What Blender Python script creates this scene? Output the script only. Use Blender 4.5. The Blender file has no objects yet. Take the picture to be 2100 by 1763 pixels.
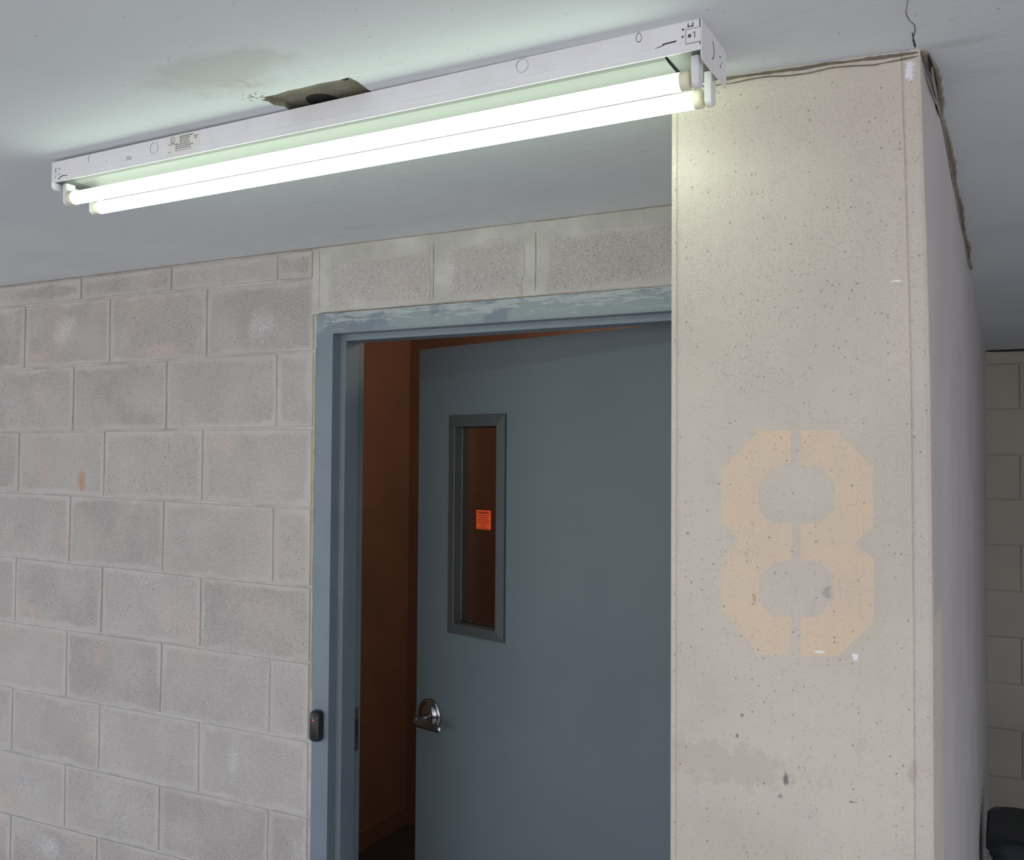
import bpy, bmesh, math, random
from mathutils import Vector, Matrix
random.seed(7)
C = bpy.context.scene.collection
SC = bpy.context.scene

# ------------------------------------------------------------------ camera, light, exposure
YAW, PITCH, ROLL, FPX = 0.4819, 0.0279, 0.0067, 1937.0
EYE = 1.817
fw = Vector((-math.sin(YAW)*math.cos(PITCH), math.cos(YAW)*math.cos(PITCH), math.sin(PITCH)))
rt = Vector((math.cos(YAW), math.sin(YAW), 0)); up = rt.cross(fw)
r2 = rt*math.cos(ROLL) + up*math.sin(ROLL); u2 = up*math.cos(ROLL) - rt*math.sin(ROLL)
cd = bpy.data.cameras.new('camera'); cam = bpy.data.objects.new('camera', cd); C.objects.link(cam)
m = Matrix((r2, u2, -fw)).transposed().to_4x4(); m.translation = Vector((0, 0, EYE)); cam.matrix_world = m
cd.sensor_fit = 'HORIZONTAL'; cd.sensor_width = 36.0; cd.lens = 36.0*FPX/2100.0; cd.clip_start = 0.02
SC.camera = cam

w = bpy.data.worlds.new('daylight'); SC.world = w; w.use_nodes = True
bg = w.node_tree.nodes['Background']; bg.inputs[0].default_value = (0.82, 0.88, 1.0, 1); bg.inputs[1].default_value = 2.1
sd = bpy.data.lights.new('sun', 'SUN'); sd.energy = 4.6; sd.angle = math.radians(1.0); sd.color = (1.0, 0.95, 0.88)
so = bpy.data.objects.new('sun', sd); C.objects.link(so); so.rotation_euler = (math.radians(48), 0, math.radians(-14))   # from behind the camera, onto the floor at the open side
SC.view_settings.view_transform = 'Standard'; SC.view_settings.look = 'None'
SC.view_settings.exposure = 0.0; SC.view_settings.gamma = 1.0; SC.view_settings.use_curve_mapping = False
TUBE_GLOW = 8.2
ld = bpy.data.lights.new('stairwell_lamp', 'POINT'); ld.shadow_soft_size = 0.10; ld.energy = 19.0; ld.color = (1.0, 0.84, 0.66)
lo = bpy.data.objects.new('stairwell_lamp', ld); C.objects.link(lo); lo.location = (-1.1, 3.2, 2.60)

# ------------------------------------------------------------------ materials
class N:
    """tiny node-tree writer"""
    def __init__(s, name, rough=0.8, metal=0.0, spec=0.3):
        s.m = bpy.data.materials.new(name); s.m.use_nodes = True
        s.t = s.m.node_tree; s.b = s.t.nodes['Principled BSDF']
        s.b.inputs['Roughness'].default_value = rough; s.b.inputs['Metallic'].default_value = metal
        s.b.inputs['Specular IOR Level'].default_value = spec
        s.co = s.t.nodes.new('ShaderNodeTexCoord').outputs['Object']
    def n(s, k, **kw):
        x = s.t.nodes.new(k)
        for a, v in kw.items(): setattr(x, a, v)
        return x
    def put(s, sock, v):
        if isinstance(v, bpy.types.NodeSocket): s.t.links.new(v, sock)
        elif isinstance(v, (tuple, list)): sock.default_value = tuple(v) + ((1,) if len(v) == 3 and sock.type == 'RGBA' else ())
        else: sock.default_value = v
    def noise(s, scale, detail=3, rough=0.55, vec=None, dist=0.0):
        x = s.n('ShaderNodeTexNoise'); x.inputs['Scale'].default_value = scale; x.inputs['Detail'].default_value = detail
        x.inputs['Roughness'].default_value = rough; x.inputs['Distortion'].default_value = dist
        s.put(x.inputs['Vector'], vec or s.co); return x.outputs['Fac']
    def voro(s, scale, out='Distance', vec=None):
        x = s.n('ShaderNodeTexVoronoi'); x.inputs['Scale'].default_value = scale
        s.put(x.inputs['Vector'], vec or s.co); return x.outputs[out]
    def mp(s, scale=(1, 1, 1), loc=(0, 0, 0), vec=None):
        x = s.n('ShaderNodeMapping'); x.inputs['Scale'].default_value = scale; x.inputs['Location'].default_value = loc
        s.put(x.inputs['Vector'], vec or s.co); return x.outputs[0]
    def rng(s, v, a, b, c=0.0, d=1.0):
        x = s.n('ShaderNodeMapRange'); x.interpolation_type = 'SMOOTHSTEP' if a < b else 'LINEAR'
        s.put(x.inputs['Value'], v)
        for i, q in zip(('From Min', 'From Max', 'To Min', 'To Max'), (a, b, c, d)): x.inputs[i].default_value = q
        return x.outputs[0]
    def math(s, op, a, b=0.0):
        x = s.n('ShaderNodeMath', operation=op); s.put(x.inputs[0], a); s.put(x.inputs[1], b); return x.outputs[0]
    def mix(s, f, a, b, mode='MIX'):
        x = s.n('ShaderNodeMix', data_type='RGBA', blend_type=mode)
        s.put(x.inputs['Factor'], f); s.put(x.inputs['A'], a); s.put(x.inputs['B'], b); return x.outputs['Result']
    def spot(s, c, r, soft=0.35, wob=0.6, ns=30.0):
        """mask of an irregular stain: centre c, radii r (metres, world)"""
        sub = s.n('ShaderNodeVectorMath', operation='SUBTRACT'); s.put(sub.inputs[0], s.co); sub.inputs[1].default_value = c
        dv = s.n('ShaderNodeVectorMath', operation='DIVIDE'); s.put(dv.inputs[0], sub.outputs[0]); dv.inputs[1].default_value = r
        ln = s.n('ShaderNodeVectorMath', operation='LENGTH'); s.put(ln.inputs[0], dv.outputs[0])
        d = s.math('ADD', ln.outputs['Value'], s.math('MULTIPLY', s.math('SUBTRACT', s.noise(ns, 4), 0.5), wob*2))
        return s.rng(s.math('SUBTRACT', 1.0, d), 0.0, soft)
    def bump(s, h, strength=0.3, dist=0.002, prev=None):
        x = s.n('ShaderNodeBump'); x.inputs['Strength'].default_value = strength; x.inputs['Distance'].default_value = dist
        s.put(x.inputs['Height'], h)
        if prev: s.put(x.inputs['Normal'], prev)
        return x.outputs[0]
    def done(s, col, normal=None, rough=None):
        s.put(s.b.inputs['Base Color'], col)
        if normal: s.put(s.b.inputs['Normal'], normal)
        if rough: s.put(s.b.inputs['Roughness'], rough)
        return s.m

def simple(name, col, rough=0.6, metal=0.0, spec=0.4, speck=0.0, scale=60, bump=0.0):
    x = N(name, rough, metal, spec)
    c = x.mix(x.rng(x.noise(scale, 3), 0.3, 0.7, 0, max(speck, 0.06)), col, tuple(v*0.72 for v in col))
    return x.done(c, x.bump(x.noise(scale*4, 2), bump) if bump else None)

YB = 1.961   # block wall plane
def mat_block():
    x = N('concrete_block', 0.95, spec=0.1)
    oi = x.n('ShaderNodeObjectInfo').outputs['Random']
    base = x.mix(oi, (0.405, 0.372, 0.350), (0.475, 0.440, 0.415))
    base = x.mix(x.rng(x.noise(7, 4), 0.35, 0.7, 0, 0.6), base, (0.55, 0.51, 0.475))
    base = x.mix(x.rng(x.noise(5.3, 2, vec=x.mp(loc=(3, 1, 8))), 0.58, 0.75, 0, 0.55), base, (0.60, 0.47, 0.41))
    for c, r, k, f in (((-2.515, YB, 1.725), (0.022, .2, 0.055), (0.52, 0.27, 0.15), 0.8),
                       ((-2.73, YB, 2.125), (0.14, .2, 0.030), (0.64, 0.50, 0.42), 0.6),
                       ((-2.17, YB, 2.118), (0.15, .2, 0.026), (0.66, 0.50, 0.44), 0.6),
                       ((-2.70, YB, 1.78), (0.05, .2, 0.11), (0.58, 0.44, 0.37), 0.5)):
        base = x.mix(x.math('MULTIPLY', x.spot(c, r, 1.0, 0.9, 16), f), base, k)
    # grain: dark pits and pale aggregate
    g = x.noise(330, 2, 0.7)
    base = x.mix(x.rng(g, 0.54, 0.68, 0, 0.75), base, (0.70, 0.67, 0.655))
    base = x.mix(x.rng(x.noise(260, 2, 0.7, vec=x.mp(loc=(9, 2, 4))), 0.57, 0.72, 0, 0.75), base, (0.10, 0.085, 0.08))
    # white bloom speckle
    bl = x.math('MULTIPLY', x.rng(x.noise(190, 2, 0.8, vec=x.mp(loc=(1, 7, 2))), 0.50, 0.66), x.rng(x.noise(4.5, 3, vec=x.mp(loc=(5, 5, 1))), 0.55, 0.72, 0, 0.45))
    base = x.mix(bl, base, (0.80, 0.79, 0.80))
    for c, r in (((-1.80, YB, 2.165), (0.06, .2, 0.075)), ((-1.475, YB, 2.205), (0.05, .2, 0.05)), ((-2.60, YB, 2.20), (0.07, .2, 0.05)),
                 ((-1.88, YB, 0.97), (0.03, .2, 0.08)), ((-1.20, YB, 2.27), (0.03, .2, 0.07)), ((-2.62, YB, 0.60), (0.10, .2, 0.06))):
        base = x.mix(x.math('MULTIPLY', x.spot(c, r, 1.0, 0.9, 16), x.rng(x.noise(210, 2, 0.8), 0.42, 0.62, 0.06, 0.62)), base, (0.80, 0.78, 0.78))
    # mortar smeared over the arrises
    uvs = []
    for nm in ('lo', 'hi'):
        u = x.n('ShaderNodeUVMap'); u.uv_map = nm; sp = x.n('ShaderNodeSeparateXYZ'); x.put(sp.inputs[0], u.outputs[0])
        uvs += [sp.outputs[0], sp.outputs[1]]
    d = x.math('MINIMUM', x.math('MINIMUM', uvs[0], uvs[1]), x.math('MINIMUM', uvs[2], uvs[3]))
    d2 = x.math('ADD', d, x.math('MULTIPLY', x.math('SUBTRACT', x.noise(9, 4, 0.7), 0.5), 0.055))
    base = x.mix(x.math('MULTIPLY', x.rng(x.math('MULTIPLY', d2, -1), -0.020, -0.006, 0, 1.0), x.rng(x.noise(5, 2, vec=x.mp(loc=(7, 0, 3))), 0.3, 0.7, 0.35, 0.85)), base, (0.58, 0.535, 0.51))
    h = x.math('ADD', x.noise(260, 3, 0.7), x.math('MULTIPLY', x.noise(40, 3), 0.6))
    return x.done(base, x.bump(h, 0.65, 0.003))

def mat_mortar():
    x = N('mortar', 0.95, spec=0.1)
    c = x.mix(x.rng(x.noise(14, 4), 0.35, 0.7), (0.57, 0.54, 0.51), (0.44, 0.42, 0.39))
    c = x.mix(x.math('MULTIPLY', x.spot((-1.617, YB, 1.75), (0.014, .2, 0.33), 0.5, 0.5, 18), 0.8), c, (0.56, 0.43, 0.27))
    c = x.mix(x.math('MULTIPLY', x.spot((-1.617, YB, 1.25), (0.014, .2, 0.16), 0.5, 0.5, 18), 0.7), c, (0.50, 0.41, 0.29))
    c = x.mix(x.math('MULTIPLY', x.spot((-1.2, YB, 2.19), (0.55, .2, 0.007), 0.6, 0.4, 30), 0.7), c, (0.62, 0.48, 0.33))
    return x.done(c, x.bump(x.noise(60, 5, 0.7), 0.45, 0.004))

def mat_smear():
    x = N('smeared_mortar', 0.95, spec=0.1)
    c = x.mix(x.rng(x.noise(9, 5, 0.6), 0.38, 0.66), (0.58, 0.555, 0.515), (0.47, 0.45, 0.41))
    c = x.mix(x.rng(x.noise(300, 2), 0.62, 0.72, 0, 0.3), c, (0.2, 0.18, 0.17))
    return x.done(c, x.bump(x.noise(30, 5, 0.7), 0.35, 0.004))

def plaster(name, tint=None, edge=False):
    x = N(name, 0.85, spec=0.2)
    c = x.mix(x.rng(x.noise(3.5, 4), 0.35, 0.7), (0.63, 0.562, 0.485), (0.565, 0.50, 0.435))
    # older paint showing in a ragged patch near the foot and a rubbed band
    c = x.mix(x.math('MULTIPLY', x.spot((-0.37, 1.33, 1.385), (0.14, .3, 0.035), 0.45, 1.1, 45), 0.55), c, (0.50, 0.43, 0.37))
    c = x.mix(x.math('MULTIPLY', x.spot((-0.42, 1.33, 1.26), (0.20, .3, 0.11), 0.5, 0.9, 11), 0.5), c, (0.52, 0.46, 0.39))
    c = x.mix(x.rng(x.noise(26, 5, 0.75), 0.56, 0.70, 0, 0.35), c, (0.50, 0.45, 0.42))
    if tint:
        c = x.mix(x.rng(x.noise(11, 5, 0.7), 0.3, 0.68, 0.72, 0.42), c, tint)
    if edge: c = x.mix(0.3, c, (0.58, 0.50, 0.475))
    # pits
    v = x.voro(130); r = x.voro(130, 'Color'); rs = x.n('ShaderNodeSeparateColor'); x.put(rs.inputs[0], r)
    pit = x.math('MULTIPLY', x.rng(x.math('MULTIPLY', v, -1), -0.24, -0.05), x.rng(rs.outputs[0], 0.62, 0.98, 0, 0.6))
    c = x.mix(pit, c, (0.26, 0.21, 0.17))
    v2 = x.voro(300); r3 = x.n('ShaderNodeSeparateColor'); x.put(r3.inputs[0], x.voro(300, 'Color'))
    c = x.mix(x.math('MULTIPLY', x.rng(x.math('MULTIPLY', v2, -1), -0.3, -0.1), x.rng(r3.outputs[1], 0.55, 0.8, 0, 0.6)), c, (0.33, 0.28, 0.24))
    c = x.mix(x.rng(x.noise(230, 2, 0.6, vec=x.mp(loc=(4, 4, 4))), 0.66, 0.72, 0, 0.4), c, (0.26, 0.22, 0.185))
    c = x.mix(x.math('MULTIPLY', x.rng(x.noise(5, 3, vec=x.mp(loc=(6, 6, 6))), 0.5, 0.65), x.rng(x.noise(300, 2, 0.7), 0.60, 0.68, 0, 0.5)), c, (0.25, 0.20, 0.17))
    for cc, rr, k, f in (((-0.111, 1.35, 2.338), (0.0068, .3, 0.017), (0.82, 0.82, 0.86), 0.95),
                         ((-0.1292, 1.345, 2.0555), (0.008, .3, 0.0028), (0.88, 0.87, 0.86), 0.9),
                         ((-0.2270, 1.345, 1.5535), (0.008, .3, 0.0022), (0.88, 0.87, 0.86), 0.9),
                         ((-0.1820, 1.345, 1.5505), (0.005, .3, 0.006), (0.86, 0.86, 0.86), 0.9),
                         ((-0.3368, 1.34, 1.4277), (0.0028, .3, 0.0036), (0.10, 0.09, 0.09), 0.85),
                         ((-0.3300, 1.34, 1.457), (0.0022, .3, 0.0032), (0.16, 0.14, 0.13), 0.7),
                         ((-0.2715, 1.34, 1.377), (0.0055, .3, 0.010), (0.14, 0.12, 0.12), 0.8),
                         ((-0.2794, 1.34, 1.352), (0.0045, .3, 0.006), (0.20, 0.18, 0.18), 0.7),
                         ((-0.1867, 1.34, 1.3566), (0.007, .3, 0.0018), (0.15, 0.10, 0.09), 0.7),
                         ((-0.2173, 1.34, 1.635), (0.008, .3, 0.010), (0.25, 0.25, 0.25), 0.5),
                         ((-0.3130, 1.34, 1.622), (0.004, .3, 0.010), (0.42, 0.29, 0.17), 0.6),
                         ((-0.4057, 1.34, 1.708), (0.0030, .3, 0.0028), (0.2, 0.18, 0.17), 0.7),
                         ((-0.1113, 1.345, 1.406), (0.007, .3, 0.018), (0.40, 0.33, 0.28), 0.45)):
        c = x.mix(x.math('MULTIPLY', x.spot(cc, rr, 0.6, 1.0, 150), f), c, k)
    h = x.math('ADD', x.noise(190, 3, 0.6), x.math('MULTIPLY', x.noise(48, 2), 0.8))
    return x.done(c, x.bump(x.math('SUBTRACT', h, x.math('MULTIPLY', pit, 1.0)), 0.85, 0.0026))

def mat_ceiling():
    x = N('painted_concrete_ceiling', 0.8, spec=0.25)
    c = x.mix(x.rng(x.noise(1.3, 4), 0.3, 0.7), (0.74, 0.77, 0.80), (0.67, 0.70, 0.74))
    c = x.mix(x.rng(x.noise(2.6, 5, 0.7, vec=x.mp((1, 3, 1))), 0.55, 0.8, 0, 0.4), c, (0.54, 0.54, 0.57))
    c = x.mix(x.math('MULTIPLY', x.spot((-1.0, 0.98, 2.3655), (0.16, .06, .1), 0.5, 0.5, 20), 0.45), c, (0.50, 0.49, 0.46))
    c = x.mix(x.rng(x.noise(120, 2), 0.70, 0.76, 0, 0.6), c, (0.2, 0.2, 0.19))
    fl = x.math('MULTIPLY', x.spot((-1.02, 1.085, 2.3655), (0.032, .022, .1), 0.6, 0.4, 40), x.rng(x.noise(170, 3, 0.7, vec=x.mp(loc=(2, 2, 2))), 0.50, 0.62, 0, 0.9))
    c = x.mix(fl, c, (0.20, 0.15, 0.08))
    c = x.mix(x.math('MULTIPLY', x.spot((-1.02, 1.04, 2.3655), (0.12, .035, .1), 0.8, 0.6, 14), x.rng(x.noise(20, 5, 0.7), 0.4, 0.62, 0.1, 0.6)), c, (0.47, 0.44, 0.38))
    c = x.mix(x.math('MULTIPLY', x.spot((-0.06, 1.36, 2.3655), (0.07, .02, .1), 0.9, 0.8, 16), 0.35), c, (0.42, 0.40, 0.40))
    h = x.math('ADD', x.noise(5, 5, 0.65, vec=x.mp((1, 2.5, 1))), x.math('MULTIPLY', x.noise(120, 2), 0.05))
    n1 = x.bump(h, 0.09, 0.02)
    return x.done(c, n1)

def mat_frame():
    x = N('blue_grey_frame_paint', 0.42, spec=0.45)
    c = x.mix(x.rng(x.noise(8, 3), 0.3, 0.7), (0.165, 0.205, 0.245), (0.19, 0.23, 0.27))
    # brushed over and flaking along the head
    sp = x.n('ShaderNodeSeparateXYZ'); x.put(sp.inputs[0], x.co)
    st = x.noise(24, 6, 0.7, vec=x.mp((0.45, 1, 3.0)), dist=0.7)
    head = x.math('MULTIPLY', x.rng(sp.outputs[2], 2.140, 2.190), x.rng(sp.outputs[0], -1.60, -1.57))
    mk = x.rng(x.math('ADD', st, x.math('MULTIPLY', head, 0.16)), 0.60, 0.63, 0, 1)
    band = x.rng(sp.outputs[2], 2.125, 2.145)
    mk = x.math('MULTIPLY', x.math('MULTIPLY', mk, band), 0.7)
    c = x.mix(x.math('MULTIPLY', x.rng(x.noise(7, 3, vec=x.mp(loc=(3, 0, 1))), 0.48, 0.56), x.math('MULTIPLY', band, 0.8)), c, (0.27, 0.325, 0.325))
    c = x.mix(mk, c, (0.44, 0.47, 0.475))
    chips = x.rng(x.noise(95, 2, 0.8, vec=x.mp((1.5, 1, 0.8))), 0.73, 0.76, 0, 0.75)
    c = x.mix(chips, c, (0.52, 0.55, 0.58))
    return x.done(c, x.bump(x.noise(55, 3), 0.18, 0.002))

def mat_leaf():
    x = N('slate_blue_door_paint', 0.48, spec=0.4)
    c = x.mix(x.rng(x.noise(2.5, 4), 0.3, 0.7), (0.112, 0.143, 0.158), (0.126, 0.157, 0.172))
    return x.done(c, x.bump(x.noise(260, 2), 0.12, 0.001))

def mat_orange():
    x = N('orange_brown_wall_paint', 0.75, spec=0.2)
    c = x.mix(x.rng(x.noise(3, 4), 0.3, 0.7), (0.23, 0.120, 0.080), (0.19, 0.104, 0.074))
    return x.done(c, x.bump(x.noise(80, 3), 0.2))

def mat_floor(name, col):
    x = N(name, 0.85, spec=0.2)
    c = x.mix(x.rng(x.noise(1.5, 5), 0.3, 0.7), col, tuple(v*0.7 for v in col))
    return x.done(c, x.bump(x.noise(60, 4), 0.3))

def mat_white():
    x = N('white_enamel', 0.35, spec=0.5)
    c = x.mix(x.rng(x.noise(18, 4), 0.45, 0.75, 0, 0.5), (0.78, 0.765, 0.79), (0.70, 0.68, 0.69))
    v = x.voro(70); rs = x.n('ShaderNodeSeparateColor'); x.put(rs.inputs[0], x.voro(70, 'Color'))
    c = x.mix(x.math('MULTIPLY', x.rng(x.math('MULTIPLY', v, -1), -0.14, -0.06), x.rng(rs.outputs[0], 0.80, 0.85, 0, 0.8)), c, (0.22, 0.18, 0.15))
    return x.done(c)

def emit(name, col, s):
    x = N(name, 0.4)
    x.b.inputs['Base Color'].default_value = (0.8, 0.8, 0.8, 1)
    x.b.inputs['Emission Color'].default_value = col + (1,); x.b.inputs['Emission Strength'].default_value = s
    if s < 4: x.b.inputs['Base Color'].default_value = col + (1,)
    return x.m

M = dict(block=mat_block(), mortar=mat_mortar(), smear=mat_smear(), plaster=plaster('beige_plaster'),
         bead=plaster('beige_corner_bead', edge=True), eight=plaster('faded_peach_paint', (0.78, 0.57, 0.39)),
         ceiling=mat_ceiling(), frame=mat_frame(), leaf=mat_leaf(), orange=mat_orange(),
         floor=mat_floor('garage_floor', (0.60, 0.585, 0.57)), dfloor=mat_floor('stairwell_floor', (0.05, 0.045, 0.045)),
         white=mat_white(), glow=emit('lit_phosphor_tube', (0.80, 1.0, 0.78), TUBE_GLOW),
         cream=simple('cream_lamp_cap', (0.80, 0.74, 0.56), 0.4), holder=simple('white_plastic', (0.74, 0.73, 0.74), 0.4),
         cover=simple('darkened_cover_enamel', (0.062, 0.058, 0.060), 0.5), dark=simple('dark_gap_shade', (0.035, 0.03, 0.03), 0.9), grime=simple('brown_grime', (0.20, 0.165, 0.125), 0.95, speck=0.8, scale=90, bump=0.8),  # cover darkens white enamel against clipping; dark paints shade in holes and gaps
         caulk=simple('stained_caulk', (0.34, 0.29, 0.235), 0.9, speck=0.9, scale=70, bump=0.8),
         lite=simple('dark_grey_metal', (0.070, 0.075, 0.078), 0.42, 0.2), steel=simple('brushed_steel', (0.42, 0.41, 0.42), 0.22, 1.0),
         dsteel=simple('tarnished_steel', (0.16, 0.15, 0.13), 0.35, 0.9),
         black=simple('black_plastic', (0.018, 0.018, 0.020), 0.35), orangelab=simple('orange_sticker_paper', (0.95, 0.10, 0.015), 0.5),
         ink=simple('dark_print', (0.12, 0.012, 0.008), 0.7), greyink=simple('grey_print', (0.22, 0.22, 0.22), 0.7),
         paper=simple('yellowed_label_paper', (0.76, 0.74, 0.68), 0.6), base=simple('brown_cove_base', (0.16, 0.085, 0.055), 0.6),
         farb=None, bin=simple('dark_teal_plastic', (0.012, 0.018, 0.022), 0.5),
         raw=simple('raw_concrete', (0.34, 0.33, 0.24), 0.95, speck=0.8, scale=30, bump=0.9))
def mat_far():
    x = N('painted_block', 0.8, spec=0.2)
    c = x.mix(x.rng(x.noise(4, 4), 0.3, 0.7), (0.47, 0.43, 0.355), (0.43, 0.39, 0.33))
    return x.done(c, x.bump(x.noise(90, 3), 0.3))
M['farb'] = mat_far()
def mat_side():
    x = N('smooth_grey_plaster', 0.7, spec=0.25)
    c = x.mix(x.rng(x.noise(3, 4), 0.3, 0.7), (0.56, 0.52, 0.51), (0.50, 0.462, 0.455))
    c = x.mix(x.rng(x.noise(9, 5, 0.75, vec=x.mp((1, 2.2, 0.35))), 0.60, 0.72, 0, 0.4), c, (0.36, 0.33, 0.34))
    return x.done(c, x.bump(x.noise(90, 3), 0.25))
M['side'] = mat_side()
g = N('wired_glass', 0.03, spec=0.5)
g.b.inputs['Transmission Weight'].default_value = 1.0; g.b.inputs['IOR'].default_value = 1.45
M['glass'] = g.done((0.80, 0.78, 0.76))

# ------------------------------------------------------------------ builders
def tag(o, label=None, cat=None, group=None, kind=None):
    for k, v in (('label', label), ('category', cat), ('group', group), ('kind', kind)):
        if v: o[k] = v
    return o
def empty(name, loc=(0, 0, 0), rot=(0, 0, 0)):
    o = bpy.data.objects.new(name, None); C.objects.link(o); o.location = loc; o.rotation_euler = rot; o.empty_display_size = 0.1
    return o
def obj(name, bm, mat, parent=None, smooth=False):
    me = bpy.data.meshes.new(name); bmesh.ops.recalc_face_normals(bm, faces=bm.faces[:]); bm.to_mesh(me); bm.free()
    for mm in (mat if isinstance(mat, (list, tuple)) else [mat]): me.materials.append(mm)
    if smooth: me.polygons.foreach_set('use_smooth', [True]*len(me.polygons))
    o = bpy.data.objects.new(name, me); C.objects.link(o)
    if parent: o.parent = parent
    return o
def add_box(bm, a, b, bev=0.0, seg=1, mi=0):
    v = [bm.verts.new((x, y, z)) for x in (a[0], b[0]) for y in (a[1], b[1]) for z in (a[2], b[2])]
    fs = [bm.faces.new([v[i] for i in q]) for q in ((0, 1, 3, 2), (4, 6, 7, 5), (0, 4, 5, 1), (2, 3, 7, 6), (0, 2, 6, 4), (1, 5, 7, 3))]
    for f in fs: f.material_index = mi
    if bev:
        es = list({e for f in fs for e in f.edges})
        bmesh.ops.bevel(bm, geom=es, offset=bev, segments=seg, affect='EDGES', profile=0.5)
def box(name, a, b, mat, parent=None, bev=0.0, seg=1):
    bm = bmesh.new(); add_box(bm, a, b, bev, seg); return obj(name, bm, mat, parent)
def add_prism(bm, pts, f0, f1):
    """extrude polygon pts through the maps f0 and f1 (2D -> 3D)"""
    A = [bm.verts.new(f0(*p)) for p in pts]; B = [bm.verts.new(f1(*p)) for p in pts]; n = len(pts)
    fa = bm.faces.new(A); fb = bm.faces.new(B[::-1])
    for i in range(n): bm.faces.new((A[i], B[i], B[(i+1) % n], A[(i+1) % n]))
    
    from mathutils.geometry import tessellate_polygon
    tris = tessellate_polygon([[Vector((p[0], p[1], 0)) for p in pts]])
    bmesh.ops.delete(bm, geom=[fa, fb], context='FACES_ONLY')
    for a, b, c in tris:
        bm.faces.new((A[a], A[b], A[c])); bm.faces.new((B[c], B[b], B[a]))
def add_cyl(bm, p, q, r, n=24, r1=None, cap=True):
    p, q = Vector(p), Vector(q); d = (q-p).normalized(); a = d.orthogonal().normalized(); b = d.cross(a)
    r1 = r if r1 is None else r1
    R = [[bm.verts.new(c + (a*math.cos(t) + b*math.sin(t))*rr) for t in [2*math.pi*i/n for i in range(n)]] for c, rr in ((p, r), (q, r1))]
    for i in range(n): bm.faces.new((R[0][i], R[0][(i+1) % n], R[1][(i+1) % n], R[1][i]))
    if cap: bm.faces.new(R[0][::-1]); bm.faces.new(R[1])
def add_lathe(bm, o, axis, prof, n=36):
    """prof: (distance along axis, radius)"""
    o, d = Vector(o), Vector(axis).normalized(); a = d.orthogonal().normalized(); b = d.cross(a); rings = []
    for h, r in prof:
        if r < 1e-6: rings.append([bm.verts.new(o+d*h)])
        else: rings.append([bm.verts.new(o + d*h + (a*math.cos(t)+b*math.sin(t))*r) for t in [2*math.pi*i/n for i in range(n)]])
    for A, B in zip(rings, rings[1:]):
        for i in range(n):
            q = [A[i % len(A)], A[(i+1) % len(A)], B[(i+1) % len(B)], B[i % len(B)]]
            q = list(dict.fromkeys(q))
            if len(q) > 2: bm.faces.new(q)
def ribbon(bm, path, width, nrm, thick=0.0008, jit=0.3, step=0.012, side=None):
    """an irregular thin strip lying on a surface along path; nrm points out of the surface"""
    P = [Vector(p) for p in path]; nrm = Vector(nrm); pts = []
    for a, b in zip(P, P[1:]):
        k = max(1, int((b-a).length/step))
        pts += [a.lerp(b, i/k) for i in range(k)]
    pts.append(P[-1]); L = []
    n = len(pts); j0 = j1 = 0.0
    for i, p in enumerate(pts):
        t = (pts[min(i+1, n-1)] - pts[max(i-1, 0)]).normalized(); s = t.cross(nrm).normalized()
        j0 = 0.72*j0 + 0.28*random.uniform(-1, 1)*2.2; j1 = 0.72*j1 + 0.28*random.uniform(-1, 1)*2.2
        w0 = width*max(0.15, 1 + jit*j0)/2; w1 = width*max(0.15, 1 + jit*j1)/2
        if i in (0, n-1): w0 = w1 = width*0.12
        L.append([bm.verts.new(p - s*w0), bm.verts.new(p + s*w1), bm.verts.new(p + s*w1*0.7 + nrm*thick), bm.verts.new(p - s*w0*0.7 + nrm*thick)])
    for A, B in zip(L, L[1:]):
        for i in range(4): bm.faces.new((A[i], A[(i+1) % 4], B[(i+1) % 4], B[i]))
    bm.faces.new(L[0][::-1]); bm.faces.new(L[-1])
def text(name, body, size, mat, parent, mw, bold=0.0):
    cu = bpy.data.curves.new(name, 'FONT'); cu.body = body; cu.size = size; cu.align_x = 'CENTER'; cu.align_y = 'CENTER'
    cu.extrude = 0.0001; cu.offset = bold; cu.resolution_u = 2
    t = bpy.data.objects.new(name, cu); C.objects.link(t)
    dg = bpy.context.evaluated_depsgraph_get(); me = bpy.data.meshes.new_from_object(t.evaluated_get(dg))
    bpy.data.objects.remove(t); me.transform(mw); me.materials.clear(); me.materials.append(mat)
    o = bpy.data.objects.new(name, me); C.objects.link(o); o.parent = parent
    return o
ZC = 2.3655; YFAR = 5.3; PL, PR = -0.4305, -0.088; DOORL, DOORR = -1.5518, -0.630; FT = 2.187   # ceiling, far wall, pier, opening

# ------------------------------------------------------------------ setting
def struct(o, label, cat): return tag(o, label, cat, kind='structure')
struct(box('floor', (-9, -3.5, -0.15), (6.0, YFAR+0.2, 0.0), M['floor']), 'grey concrete floor of the garage, out of view below', 'floor')
struct(box('ground', (-45, -45, -0.40), (45, 45, -0.151), M['floor']), 'grey pavement outside the open side of the garage', 'ground')
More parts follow.
